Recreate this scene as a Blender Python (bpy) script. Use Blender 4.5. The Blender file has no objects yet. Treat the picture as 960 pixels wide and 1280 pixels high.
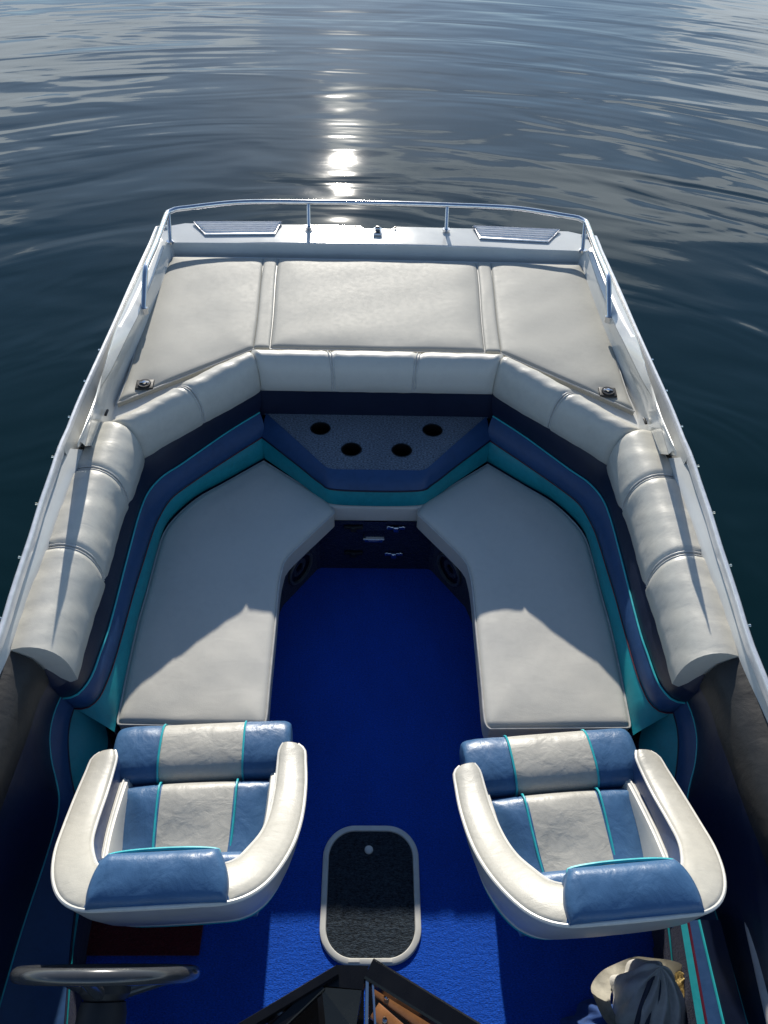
import bpy, bmesh, math, random
import numpy as np
from mathutils import Vector, Matrix
random.seed(7)
R = math.radians
scene = bpy.context.scene
col = scene.collection

# ------------------------------------------------------------------ camera
H, PITCH, ROLL, YAW, CX, FPX = 2.65, 46.0, 2.1, 1.9, -0.04, 961.0
_p, _r, _y = R(PITCH), R(ROLL), R(YAW)
CF = Vector((math.sin(_y)*math.cos(_p), math.cos(_y)*math.cos(_p), -math.sin(_p)))
CR0 = Vector((math.cos(_y), -math.sin(_y), 0)); CU0 = CR0.cross(CF)
CR = CR0*math.cos(_r)+CU0*math.sin(_r); CU = -CR0*math.sin(_r)+CU0*math.cos(_r)
CAM = Vector((CX, 0, H))
cd = bpy.data.cameras.new('camera'); cam = bpy.data.objects.new('camera', cd); col.objects.link(cam)
cd.sensor_fit = 'VERTICAL'; cd.sensor_height = 36; cd.sensor_width = 27; cd.lens = 36*FPX/1280
cd.clip_start = .05; cd.clip_end = 6000
m = Matrix((CR, CU, -CF)).transposed().to_4x4(); m.translation = CAM; cam.matrix_world = m
scene.camera = cam

def at(px, py, z):
    """survey of the photograph: the point at height z seen at a pixel"""
    d = CF+CR*((px-480)/FPX)-CU*((py-640)/FPX)
    t = (z-H)/d.z
    return (CAM.x+d.x*t, CAM.y+d.y*t, z)
def line(pts, z=None):
    return [at(p[0], p[1], z if len(p) < 3 else p[2]) for p in pts]
def mir(pts): return [(-x, y, z) for x, y, z in pts]

# ------------------------------------------------------------------ helpers
def tag(o, label=None, cat=None, group=None, kind=None):
    if label: o['label'] = label
    if cat: o['category'] = cat
    if group: o['group'] = group
    if kind: o['kind'] = kind
    return o
def empty(name, loc, rz=0, parent=None):
    o = bpy.data.objects.new(name, None); col.objects.link(o); o.location = loc; o.rotation_euler = (0, 0, rz)
    o.empty_display_size = .1
    if parent: o.parent = parent
    return o
def wloc(p):
    v = Vector((0, 0, 0))
    while p: v += p.location; p = p.parent
    return v
class MB:
    def __init__(s): s.v = []; s.f = []; s.m = []
    def add(s, vs, fs, mi=0):
        b = len(s.v); s.v += [tuple(v) for v in vs]
        for k, f in enumerate(fs):
            s.f.append(tuple(b+i for i in f)); s.m.append(mi[k] if isinstance(mi, list) else mi)
        return s
    def build(s, name, mats, parent=None, smooth=True, local=False, sharp=40):
        me = bpy.data.meshes.new(name)
        off = Vector((0, 0, 0)) if (local or not parent) else wloc(parent)
        me.from_pydata([tuple(Vector(v)-off) for v in s.v], [], s.f)
        for mt in (mats if isinstance(mats, (list, tuple)) else [mats]): me.materials.append(mt)
        for p, i in zip(me.polygons, s.m): p.material_index = i
        bm = bmesh.new(); bm.from_mesh(me)
        bmesh.ops.recalc_face_normals(bm, faces=bm.faces)
        for e in bm.edges:
            if len(e.link_faces) == 2 and e.calc_face_angle(0) > R(sharp): e.smooth = False
        for f in bm.faces: f.smooth = smooth
        bm.to_mesh(me); bm.free()
        o = bpy.data.objects.new(name, me); col.objects.link(o)
        if parent: o.parent = parent
        return o
    def loft(s, rows, closed=False, mi=0, caps=False):
        n = len(rows[0]); vs = [p for r in rows for p in r]; fs = []; ms = []
        for j in range(len(rows)-1):
            for i in range(n if closed else n-1):
                k = (i+1) % n
                fs.append((j*n+i, j*n+k, (j+1)*n+k, (j+1)*n+i))
                ms.append(mi(j, i) if callable(mi) else mi)
        if caps:
            fs.append(tuple(range(n))[::-1]); ms.append(0 if callable(mi) else mi)
            fs.append(tuple((len(rows)-1)*n+i for i in range(n))); ms.append(0 if callable(mi) else mi)
        return s.add(vs, fs, ms)
    def tube(s, path, r, seg=8, mi=0, closed=False, caps=True):
        P = [Vector(p) for p in path]; rings = []; n = len(P)
        up = Vector((0, 0, 1)); prev = None
        for i in range(n):
            a = P[(i-1) % n] if closed or i > 0 else P[0]; b = P[(i+1) % n] if closed or i < n-1 else P[-1]
            t = (b-a).normalized()
            if prev is None:
                ref = up if abs(t.dot(up)) < .9 else Vector((1, 0, 0))
                nx = t.cross(ref).normalized()
            else: nx = (prev-t*prev.dot(t)).normalized()
            prev = nx; ny = t.cross(nx); rr = r[i] if isinstance(r, (list, tuple)) else r
            rings.append([P[i]+nx*rr*math.cos(2*math.pi*k/seg)+ny*rr*math.sin(2*math.pi*k/seg) for k in range(seg)])
        if closed: rings.append(rings[0])
        return s.loft(rings, closed=True, mi=mi, caps=caps and not closed)
    def rbox(s, c, size, r=.01, seg=3, rot=None, mi=0, M=None):
        bm = bmesh.new(); bmesh.ops.create_cube(bm, size=1)
        bmesh.ops.scale(bm, vec=size, verts=bm.verts)
        if r: bmesh.ops.bevel(bm, geom=list(bm.edges)+list(bm.verts), offset=r, segments=seg, affect='EDGES', profile=.5)
        X = Matrix.Translation(c) @ (rot.to_4x4() if rot else Matrix.Identity(4))
        if M: X = M @ X
        vs = [X @ v.co for v in bm.verts]; bm.verts.index_update()
        fs = [tuple(v.index for v in f.verts) for f in bm.faces]; bm.free()
        return s.add(vs, fs, mi)
    def lathe(s, prof, seg=24, X=None, mi=0):
        X = X or Matrix.Identity(4)
        rings = [[X @ Vector((r*math.cos(2*math.pi*k/seg), r*math.sin(2*math.pi*k/seg), z)) for k in range(seg)] for r, z in prof]
        return s.loft(rings, closed=True, mi=mi)
def resample(pts, n, smooth=True):
    """evenly spaced points on a Catmull-Rom (or straight) line through pts"""
    P = np.array(pts, float)
    if smooth and len(P) > 2:
        Q = np.vstack([2*P[0]-P[1], P, 2*P[-1]-P[-2]]); out = []
        for i in range(1, len(Q)-2):
            for t in np.linspace(0, 1, 12, endpoint=False):
                a, b, c, d = Q[i-1], Q[i], Q[i+1], Q[i+2]
                out.append(.5*((2*b)+(c-a)*t+(2*a-5*b+4*c-d)*t*t+(3*b-a-3*c+d)*t**3))
        out.append(P[-1]); P = np.array(out)
    L = np.r_[0, np.cumsum(np.linalg.norm(np.diff(P, axis=0), axis=1))]
    s = np.linspace(0, L[-1], n)
    return [tuple(np.interp(x, L, P[:, k]) for k in range(3)) for x in s]
def cosp(n): return [.5-.5*math.cos(math.pi*i/n) for i in range(n+1)]
def segdist(x, y, poly):
    A = poly; B = np.roll(poly, -1, axis=0); d = B-A
    t = np.clip(((x-A[:, 0])*d[:, 0]+(y-A[:, 1])*d[:, 1])/np.maximum((d**2).sum(1), 1e-12), 0, 1)
    return np.min(np.hypot(x-A[:, 0]-t*d[:, 0], y-A[:, 1]-t*d[:, 1]))
def pad(mb, A, B, zt, thick, r=.02, puff=.01, pr=.12, nu=22, nv=34, mi=0, dents=(), wob=.0, seed=0):
    """upholstered pad between two edge lines: rounded rim, crowned top, side walls. zt may be a function of x, y"""
    A = resample(A, 80); B = resample(B, 80); us = cosp(nu); vs_ = cosp(nv)
    def pick(L, t):
        f = t*79; i = min(int(f), 78); w = f-i
        return np.array(L[i])*(1-w)+np.array(L[i+1])*w
    bl = np.array([p[:2] for p in A]+[p[:2] for p in B[::-1]])
    Z = zt if callable(zt) else (lambda x, y: zt)
    rnd = random.Random(seed); ph = [rnd.uniform(0, 6.28) for _ in range(4)]
    rows = []
    for v in vs_:
        a = pick(A, v); b = pick(B, v); row = []
        for u in us:
            q = a*(1-u)+b*u; d = segdist(q[0], q[1], bl)
            k = max(0, 1-d/r); z = Z(q[0], q[1])-r*(1-math.sqrt(max(0, 1-k*k)))
            z += puff*(1-max(0, 1-d/pr)**2)
            z += wob*min(1, d/.05)*(math.sin(q[0]*19+q[1]*7+ph[0])+math.sin(q[1]*23-q[0]*9+ph[1])+.6*math.sin(q[0]*41+ph[2])*math.sin(q[1]*37+ph[3]))
            for (dx, dy, dr, dd) in dents: z -= dd*math.exp(-((q[0]-dx)**2+(q[1]-dy)**2)/dr**2)
            row.append((q[0], q[1], z))
        rows.append(row)
    mb.loft(rows, mi=(lambda j, i: mi(us[i], us[i+1])) if callable(mi) else mi)
    loop = [(r_[0]) for r_ in rows]+rows[-1][1:]+[r_[-1] for r_ in rows[::-1][1:]]+rows[0][::-1][1:-1]
    uu = [0]*len(rows)+us[1:]+[1]*(len(rows)-1)+us[::-1][1:-1]
    low = [(x, y, Z(x, y)-thick) for x, y, z in loop]
    if callable(mi): mb.loft([loop, low], closed=True, mi=lambda j, i: mi(uu[i], uu[(i+1) % len(uu)]))
    else: mb.loft([loop, low], closed=True, mi=mi)
    mb.add(low, [tuple(range(len(low)))], mi(0, 0) if callable(mi) else mi)
    return loop

# ------------------------------------------------------------------ materials
def new_mat(name):
    mt = bpy.data.materials.new(name); mt.use_nodes = True
    nt = mt.node_tree; b = nt.nodes['Principled BSDF']; return mt, nt, b
def coords(nt, scale=(1, 1, 1)):
    t = nt.nodes.new('ShaderNodeTexCoord'); mp = nt.nodes.new('ShaderNodeMapping'); mp.inputs['Scale'].default_value = scale
    nt.links.new(t.outputs['Object'], mp.inputs['Vector']); return mp.outputs[0]
def noise(nt, vec, scale, detail=4, rough=.55, dist=0):
    n = nt.nodes.new('ShaderNodeTexNoise'); n.inputs['Scale'].default_value = scale; n.inputs['Detail'].default_value = detail
    n.inputs['Roughness'].default_value = rough; n.inputs['Distortion'].default_value = dist
    nt.links.new(vec, n.inputs['Vector']); return n.outputs[0]
def ramp(nt, fac, stops):
    r = nt.nodes.new('ShaderNodeValToRGB'); e = r.color_ramp.elements
    while len(e) < len(stops): e.new(.5)
    for k, (p, c) in enumerate(stops): e[k].position = p; e[k].color = (*c, 1) if len(c) == 3 else c
    nt.links.new(fac, r.inputs[0]); return r.outputs[0]
def bump(nt, h, strength, dist=.01, prev=None):
    b = nt.nodes.new('ShaderNodeBump'); b.inputs['Strength'].default_value = strength; b.inputs['Distance'].default_value = dist
    nt.links.new(h, b.inputs['Height'])
    if prev is not None: nt.links.new(prev, b.inputs['Normal'])
    return b.outputs[0]
def mulc(c, k): return tuple(min(1, x*k) for x in c)
def vinyl(name, c, rough=.42, wear=.12, wr=.5, dirt=None, grain=.25, ws=11, wst=(1, 1.9, 1.3)):
    mt, nt, b = new_mat(name); v = coords(nt)
    n1 = noise(nt, v, 5, 6, .65); n2 = noise(nt, v, 38, 5, .7, .4)
    mx = nt.nodes.new('ShaderNodeMath'); mx.operation = 'MULTIPLY_ADD'; mx.inputs[1].default_value = .5
    nt.links.new(n2, mx.inputs[0]); sc = nt.nodes.new('ShaderNodeMath'); sc.operation = 'MULTIPLY'; sc.inputs[1].default_value = .5
    nt.links.new(n1, sc.inputs[0]); nt.links.new(sc.outputs[0], mx.inputs[2])
    dc = dirt or mulc(c, 1-wear*1.6)
    cc = ramp(nt, mx.outputs[0], [(.38, dc), (.5, c), (.64, mulc(c, 1+wear))])
    nt.links.new(cc, b.inputs['Base Color'])
    rr = nt.nodes.new('ShaderNodeMapRange'); rr.inputs[1].default_value = .3; rr.inputs[2].default_value = .7
    rr.inputs[3].default_value = rough-.04; rr.inputs[4].default_value = rough+.05
    nt.links.new(n2, rr.inputs[0]); nt.links.new(rr.outputs[0], b.inputs['Roughness'])
    vz = nt.nodes.new('ShaderNodeTexVoronoi'); vz.inputs['Scale'].default_value = 420; nt.links.new(v, vz.inputs['Vector'])
    b1 = bump(nt, vz.outputs[0], grain, .0006)
    n3 = noise(nt, coords(nt, wst), ws, 3, .5, .45); b2 = bump(nt, n3, wr*.45, .010, b1)
    nt.links.new(b2, b.inputs['Normal'])
    b.inputs['Specular IOR Level'].default_value = .3 if 'sunpad' in name else .45
    return mt
def plain(name, c, rough=.4, metal=0, coat=0, var=.1, scale=30, bs=0):
    mt, nt, b = new_mat(name); v = coords(nt); n = noise(nt, v, scale, 5, .6)
    nt.links.new(ramp(nt, n, [(.35, mulc(c, 1-var)), (.65, mulc(c, 1+var))]), b.inputs['Base Color'])
    rr = nt.nodes.new('ShaderNodeMapRange'); rr.inputs[3].default_value = max(.02, rough*.7); rr.inputs[4].default_value = rough*1.3
    nt.links.new(n, rr.inputs[0]); nt.links.new(rr.outputs[0], b.inputs['Roughness'])
    b.inputs['Metallic'].default_value = metal; b.inputs['Coat Weight'].default_value = coat; b.inputs['Coat Roughness'].default_value = .08
    if bs: nt.links.new(bump(nt, noise(nt, v, scale*4, 3), bs, .003), b.inputs['Normal'])
    return mt
def carpet(name, c, k=.5, scale=150, b_=1.0, low=.6):
    mt, nt, b = new_mat(name); v = coords(nt, (1, 2.0, 1))
    n = noise(nt, v, scale, 3, .7); n2 = noise(nt, coords(nt, (1, .6, 1)), 5, 6, .65)
    cc = ramp(nt, n, [(.33, mulc(c, low)), (.68, mulc(c, 1+k))])
    mx = nt.nodes.new('ShaderNodeMixRGB'); mx.blend_type = 'MULTIPLY'; mx.inputs[0].default_value = .5
    nt.links.new(cc, mx.inputs[1]); nt.links.new(ramp(nt, n2, [(.32, (.60, .62, .66)), (.62, (1, 1, 1))]), mx.inputs[2])
    nt.links.new(mx.outputs[0], b.inputs['Base Color']); b.inputs['Roughness'].default_value = .95
    b.inputs['Specular IOR Level'].default_value = .1; b.inputs['Sheen Weight'].default_value = .15
    nt.links.new(bump(nt, n, b_, .006, bump(nt, noise(nt, v, scale*.3, 3), b_*.6, .01)), b.inputs['Normal'])
    return mt
M = {}
M['cream'] = vinyl('cream vinyl', (.58, .56, .50), .42, .025, .22, ws=7)
M['sunpad'] = vinyl('weathered sunpad vinyl', (.39, .38, .335), .62, .045, .12, ws=6)
M['bolster'] = vinyl('worn bolster vinyl', (.56, .54, .475), .38, .04, .38, ws=10)
M['chair'] = vinyl('chair vinyl', (.455, .435, .375), .42, .05, .45, ws=14)
M['chairc'] = vinyl('chair centre vinyl', (.45, .43, .375), .42, .06, .9, ws=17, wst=(1, 1.2, 1))
M['chairblue'] = vinyl('faded blue vinyl', (.055, .135, .265), .36, .08, .8, ws=17, wst=(1.3, 1, 1))
M['chairgrey'] = vinyl('grey shell vinyl', (.40, .39, .36), .38, .06, .4)
M['linerblue'] = vinyl('chair liner blue', (.03, .07, .17), .4, .1, .3)
M['navy'] = vinyl('navy vinyl', (.009, .015, .040), .42, .1, .2)
M['blue'] = vinyl('royal blue vinyl', (.02, .065, .17), .42, .1, .2)
M['teal'] = vinyl('teal vinyl', (.008, .26, .30), .42, .1, .2)
M['taupe'] = vinyl('dark taupe vinyl', (.022, .021, .020), .5, .2, .6)
M['gel'] = plain('white gelcoat', (.60, .61, .59), .13, coat=.0, var=.04, scale=8)
M['gelroll'] = plain('pale gelcoat gunwale', (.66, .66, .63), .2, coat=.5, var=.05, scale=10)
M['hull'] = plain('dark hull gelcoat', (.03, .035, .045), .18, coat=.6)
M['chrome'] = plain('stainless steel', (.72, .72, .73), .14, metal=1, var=.05)
M['railalu'] = plain('polished aluminium rail', (.80, .80, .80), .35, metal=.5, var=.05, scale=40)
M['alu'] = plain('brushed aluminium', (.66, .67, .70), .4, metal=.6, var=.1, scale=60)
M['cyan'] = plain('cyan piping', (.03, .42, .46), .35)
M['redp'] = plain('red piping', (.10, .008, .025), .4)
M['darkp'] = plain('dark piping', (.01, .01, .03), .4)
M['white'] = plain('white piping', (.68, .66, .60), .35, var=.06)
M['creamp'] = plain('cream piping', (.50, .49, .46), .4)
M['carpet'] = carpet('blue carpet', (.004, .088, .57), .42)
M['carpetnavy'] = carpet('navy carpet', (.003, .012, .06), .4)
M['carpetgrey'] = carpet('grey carpet', (.14, .17, .21), 1.3, 120, .9, .2)
M['hatchcarpet'] = carpet('dark hatch carpet', (.024, .034, .045), 1.3, 120, 1, .25)
M['ring'] = plain('cream plastic ring', (.68, .67, .62), .4, var=.05)
M['black'] = plain('black plastic', (.006, .006, .007), .35)
M['gloss'] = plain('glossy black', (.004, .004, .005), .28, coat=0)
M['gloss'].node_tree.nodes['Principled BSDF'].inputs['Specular IOR Level'].default_value = .3
M['speakerrim'] = plain('speaker rim plastic', (.07, .075, .08), .3)
M['rubber'] = plain('black rubber', (.012, .012, .013), .6)
M['wood'] = plain('varnished wood', (.28, .12, .045), .3, coat=.4, var=.35, scale=14)
M['wheel'] = plain('steering wheel grip', (.05, .052, .055), .22, coat=.4)
M['hatcloth'] = vinyl('grey canvas', (.36, .34, .28), .8, .2, .8)
M['hatcloth_lifted'] = vinyl('hat canvas lightened for shade', (.62, .60, .54), .7, .1, .9, ws=20)  # brightened copy of the hat canvas; paler colour offsets the shade on the crown
M['strap'] = vinyl('dark strap', (.05, .055, .08), .7, .1, .4)
M['bluecloth'] = vinyl('blue towel', (.02, .06, .2), .85, .2, .9)
M['gold'] = plain('gold sequins', (.5, .38, .16), .3, metal=.8, var=.7, scale=120, bs=1)
M['fender'] = plain('white fender', (.5, .5, .48), .5, var=.08)
M['green'] = plain('green cloth', (.03, .12, .04), .8)
M['red'] = carpet('dark red mat', (.10, .010, .016))
def glassmat():
    mt, nt, b = new_mat('smoked glass'); b.inputs['Base Color'].default_value = (.03, .03, .035, 1)
    b.inputs['Roughness'].default_value = .03; b.inputs['Transmission Weight'].default_value = .9; b.inputs['IOR'].default_value = 1.1
    return mt
M['glass'] = glassmat()

# ------------------------------------------------------------------ water
def water():
    mt, nt, b = new_mat('lake water'); N = nt.nodes.new; L = nt.links.new
    g = N('ShaderNodeTexCoord'); sp = N('ShaderNodeSeparateXYZ'); mp = N('ShaderNodeMapping')
    mp.inputs['Location'].default_value = (.3, -1.2, 0); L(g.outputs['Object'], mp.inputs['Vector']); L(mp.outputs[0], sp.inputs[0])
    def mth(op, a, b_=None, c=None):
        n = N('ShaderNodeMath'); n.operation = op
        for k, q in enumerate((a, b_, c)):
            if q is None: continue
            if isinstance(q, (int, float)): n.inputs[k].default_value = q
            else: L(q, n.inputs[k])
        return n.outputs[0]
    x, y = sp.outputs[0], sp.outputs[1]
    r = mth('SQRT', mth('ADD', mth('MULTIPLY', x, x), mth('MULTIPLY', y, y))); a = mth('ARCTAN2', x, y)
    cb = N('ShaderNodeCombineXYZ'); L(mth('MULTIPLY', r, 1.0), cb.inputs[0]); L(mth('MULTIPLY', a, 1.4), cb.inputs[1])
    arc = noise(nt, cb.outputs[0], 2.0, 2, .45, .6)
    arc2 = noise(nt, cb.outputs[0], 7.5, 3, .5, .3)
    big = noise(nt, coords(nt, (.55, 1.0, 1)), 1.0, 2, .5, .6)
    fine = noise(nt, coords(nt, (1, 1.5, 1)), 5, 3, .5, .8)
    n1 = bump(nt, arc, .5, .036); n2 = bump(nt, arc2, .10, .006, n1); n3 = bump(nt, big, .5, .036, n2); n4 = bump(nt, fine, .04, .005, n3)
    L(n4, b.inputs['Normal'])
    b.inputs['Base Color'].default_value = (.001, .013, .015, 1); b.inputs['Roughness'].default_value = .035
    b.inputs['IOR'].default_value = 1.333
    return mt
W = MB(); g = [-3000, -300, -40, -12, 0, 12, 40, 300, 3000]
W.loft([[(x, y+2, -.10) for x in g] for y in g])
tag(W.build('water', water(), smooth=False), kind='structure')

# ------------------------------------------------------------------ BOAT
boat = empty('motorboat', (0, 1.5, 0))
tag(boat, 'open motorboat with white stern deck, blue carpet and teal striped cockpit, floating on dark water', 'boat')

# reference lines, left side, stern to bow -------------------------------
Lrail = line([(212, 283, .80), (197, 284, .80), (189, 302, .80), (166, 352, .81), (146, 398, .82), (128, 438, .835), (112, 473, .845), (97, 507, .85), (85, 538, .855), (75, 560, .86), (64, 594, .86), (52, 628, .86), (40, 668, .86), (25, 713, .86), (10, 760, .86), (0, 793, .86)])
last = Lrail[-1]
fw = [(last[0]-.0, last[1]-.25, .86), (last[0]+.005, .6, .865), (last[0]+.03, .2, .87), (last[0]+.1, -.4, .9), (last[0]+.3, -1.3, .93), (-.45, -2.1, .96), (0, -2.6, .98)]
Lrail_full = Lrail+fw
N = 90
rl = resample(Lrail_full, N)
hb = MB()
def inset(p, d, z):
    s = -1 if p[0] < 0 else 1
    return (p[0]-s*d, p[1]-(d if p[1] > 3.6 else 0), z)
rows = []
for d, zz in ((.004, None), (-.012, .70), (-.035, .58), (-.02, .50), (.02, .25), (.07, 0), (.14, -.35), (.5, -.55)):
    rows.append([(p[0]+d*(1 if p[0] < -abs(d) else 0), p[1]-(d if p[1] > 3.7 else 0), (p[2]-.008 if zz is None else zz)) for p in rl])
for side in (rows, [mir(r) for r in rows]): hb.loft(side)
k0 = [r[0] for r in rows]; hb.loft([k0, mir(k0)])
hb.build('hull', M['hull'], boat)
# rub rail with cover snaps
for s in (1, -1):
    rr = [(s*-1*-p[0] if s == 1 else -p[0], p[1], p[2]) for p in rl]
    mb = MB(); cap = []
    for d, dz in ((-.008, -.014), (-.008, .004), (-.003, .009), (.005, .009), (.010, .003), (.010, -.02)):
        cap.append([(p[0]+s*d, p[1], p[2]+dz) for p in rr])
    mb.loft(cap)
    ro = mb.build('rub_rail', M['railalu'], boat)
    for k in range(16, N-30, 3):
        p = rr[k]; mb = MB()
        mb.tube([(p[0]-s*.008, p[1], p[2]-.003), (p[0]-s*.014, p[1], p[2]-.003)], .003, 8)
        mb.tube([(p[0]-s*.014, p[1], p[2]-.003), (p[0]-s*.019, p[1], p[2]-.003)], .0042, 8)
        mb.build('cover_snap', M['chrome'], ro)

# stern deck --------------------------------------------------------------
DZ = .80
yb = at(470, 281, DZ)[1]; yf = at(470, 306, DZ)[1]
mb = MB()
xs = [-1.09, -1.07, -1.0, -.6, -.2, -.09, -.07, .07, .09, .2, .6, 1.0, 1.07, 1.09]
def ybx(x):
    a = abs(x); b = yb-.012*(a/1.0)**2
    if a > 1.0: b -= .04*((a-1.0)/.09)
    if a < .08: b -= .028
    return b
def yfx(x): return yf-.02*(abs(x))**2
rws = []
for t, z in ((0, -.22), (0, -.014), (.02, -.006), (.5, -.003), (.993, 0), (1, -.004), (1.0, -.10)):
    rws.append([(x, ybx(x)*(1-t)+yfx(x)*t, DZ+z) for x in xs])
mb.loft(rws)
deck = mb.build('stern_deck', M['gel'], boat, sharp=30)
for s in (-1, 1):
    c = [at(242, 278, DZ+.004), at(352, 278, DZ+.004), at(343, 292, DZ+.004), at(257, 293, DZ+.004)]
    if s == 1: c = mir(c)
    mb = MB(); mb.tube([(*p[:2], DZ+.004) for p in c], .006, 8, closed=True)
    v = mb.build('deck_vent', M['alu'], boat)
    ml = MB(); A = Vector(c[0]); B = Vector(c[1]); C2 = Vector(c[2]); D = Vector(c[3])
    pm = MB(); pm.add([p-Vector((0, 0, .002)) for p in (A, B, C2, D)], [(0, 1, 2, 3)]); pm.build('vent_plate', M['alu'], v)
    for k in range(5):
        u0 = (k+.6)/5.4; a = A.lerp(D, u0); b_ = B.lerp(C2, u0); e_ = (b_-a)*.02
        ml = MB(); ml.tube([a+e_+Vector((0, 0, .002)), b_-e_+Vector((0, 0, .002))], .0065, 8); ml.build('louvre', M['railalu'], v)
# latch in the middle and two little screws
mb = MB(); cx, cy, _ = at(472, 291, DZ)
mb.rbox((cx, cy, DZ+.006), (.045, .075, .010), .004); mb.rbox((cx, cy+.012, DZ+.016), (.030, .022, .016), .005)
lt = mb.build('deck_latch', M['chrome'], boat)
mb = MB(); mb.rbox((cx, cy-.016, DZ+.0125), (.026, .022, .004), .001); mb.rbox((cx, cy+.012, DZ+.026), (.02, .012, .006), .002); mb.build('latch_slot', M['black'], lt)
for q in ((444, 283), (494, 284)):
    mb = MB(); p = at(*q, DZ); mb.lathe([(.0001, .006), (.006, .005), (.007, 0)], 12, Matrix.Translation((p[0], p[1]-.006, DZ))); mb.build('deck_screw', M['black'], boat)

# stern rail ----------------------------------------------------------------
RZ = .906
f0 = (-1.015, 2.95, .84); f1 = (-1.018, 3.095, .94)
mid = at(211, 263, RZ)
pts = [f0, (-1.016, 3.0, .875), (-1.018, 3.07, .925), f1, (-1.021, 3.13, .943), (-1.03, 3.4, .925)]
pts += [(mid[0]+.0, mid[1]-.06, RZ+.003), (mid[0]+.006, mid[1]-.02, RZ), (mid[0]+.03, mid[1]+.012, RZ), (mid[0]+.08, mid[1]+.03, RZ)]
cy = at(470, 254, RZ)[1]
pts += [(-.7, cy-.025, RZ), (-.35, cy-.005, RZ)]
full = pts+[(0, cy, RZ)]+mir(pts)[::-1]
mb = MB(); mb.tube(resample(full, 150), .013, 12)
rail = mb.build('stern_rail', M['chrome'], boat)
for s in (1, -1):
    for top, foot in (((mid[0]+.004, mid[1]-.03, RZ), at(213, 304, DZ)), ((-.357, cy-.005, RZ), at(386, 285, DZ))):
        a, b_ = (top, foot) if s == 1 else mir([top, foot])
        mb = MB(); mb.tube([a, b_], .010, 12); mb.tube([(b_[0], b_[1], DZ+.001), (b_[0], b_[1], DZ+.012)], .019, 16)
        mb.build('rail_post', M['chrome'], rail)
    b_ = f0 if s == 1 else mir([f0])[0]
    mb = MB(); mb.tube([(b_[0], b_[1]-.004, b_[2]-.02), (b_[0], b_[1], b_[2]+.006)], .018, 16); mb.build('rail_foot', M['chrome'], rail)

# gunwale beside the sun pad: rolled edge, inner ledge, air scoop ------------
G1 = line([(192, 300, .81), (170, 352, .84), (146, 406, .875), (138, 432, .89), (130, 464, .91), (121, 503, .96), (108, 535, 1.0), (97, 559, 1.03)])
G2 = line([(207, 303, .82), (192, 345, .835), (173, 393, .855), (161, 417, .86), (138, 464, .88), (127, 483, .90), (118, 511, .93), (106, 557, .98)])
G3 = line([(214, 304, .79), (203, 340, .79), (188, 380, .79), (176, 409, .79), (154, 454, .79), (139, 486, .79), (129, 518, .80), (114, 557, .81)])
G4 = [(p[0]+.018, p[1], .70) for p in G3]
Gout = [p for p in Lrail[1:10]]
n = 60
g1, g2, g3, g4 = [resample(q, n) for q in (G1, G2, G3, G4)]; go = resample(Gout, n)
def mixp(a, b_, t, dz=0): return tuple(a[k]*(1-t)+b_[k]*t+(dz if k == 2 else 0) for k in range(3))
for s in (1, -1):
    f = (lambda q: q) if s == 1 else mir
    crest = [mixp(a, b_, .35, .022) for a, b_ in zip(g1, g2)]; c2 = [mixp(a, b_, .12, .014) for a, b_ in zip(g1, g2)]
    c3 = [mixp(a, b_, .7, .016) for a, b_ in zip(g1, g2)]
    mb = MB()
    # outer flank down to the rub rail at the stern, into the scoop further forward
    low = []
    for i, (a, o) in enumerate(zip(g1, go)):
        w = min(1, max(0, (i/n-.36)/.35))
        tk = (H-.74)/(H-a[2]); ax = CAM.x+(a[0]-CAM.x)*tk+.012; ay = a[1]*tk
        low.append((o[0]*(1-w)+ax*w+.006*(1-w), ay*w+o[1]*(1-w), (o[2]-.004)*(1-w)+.74*w))
    mb.loft([f(q) for q in (low, g1, c2, crest, c3, g2)])
    e = [f(q)[-1] for q in (low, g1, c2, crest, c3, g2)]
    sx = 1 if s == 1 else -1
    bz = []
    for p in e:                                   # the end is raked back under the crest
        pm = (p[0]*sx, p[1], p[2]); t = (H-.80)/(H-pm[2]) if pm[2] > .80 else 1
        bz.append(((CAM.x+(pm[0]-CAM.x)*t+.004)*sx, pm[1]*t+.006, min(.80, pm[2])))
    mb.loft([e, bz]); mb.loft([bz, [(p[0], p[1], .72) for p in bz]])
    e = [f(q)[0] for q in (low, g1, c2, crest, c3, g2)]
    bz = [(p[0], p[1]+.01, .76) for p in e]; mb.loft([e, bz])
    mb.build('gunwale_roll', M['gelroll'], boat, sharp=50)
    mb = MB()
    g2b = [(p[0], p[1], p[2]-.002) for p in g2]; g3a = [(p[0]+.0, p[1], p[2]) for p in g3]
    g25 = [mixp(a, b_, .82, -.0) for a, b_ in zip(g2b, g3a)]
    mb.loft([f(q) for q in (g2b, g25, g3a, g4)])
    mb.build('inner_gunwale', M['gelroll'], boat, sharp=50)
    # scoop: blade inner wall and floor
    mb = MB()
    i0 = int(n*.36)
    ow = [(p[0]+.010, p[1], p[2]-.004) for p in go[i0:]]; od = [(p[0]+.03, p[1], .72+.06*(1-k/(n-i0))) for k, p in enumerate(go[i0:])]
    idn = [(l[0]+.01, l[1], .72+.06*(1-k/(n-i0))) for k, l in enumerate(low[i0:])]
    mb.loft([f(q) for q in (ow, od, idn)])
    mb.build('air_scoop', M['gelroll'], boat, sharp=50)
    # small drain slot at the corner of the ledge
    p = at(133, 515, .80); p = (-p[0] if s == -1 else p[0], p[1], .797)
    mb = MB(); mb.rbox(p, (.010, .035, .008), .003); mb.build('drain_slot', M['black'], boat)

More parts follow.
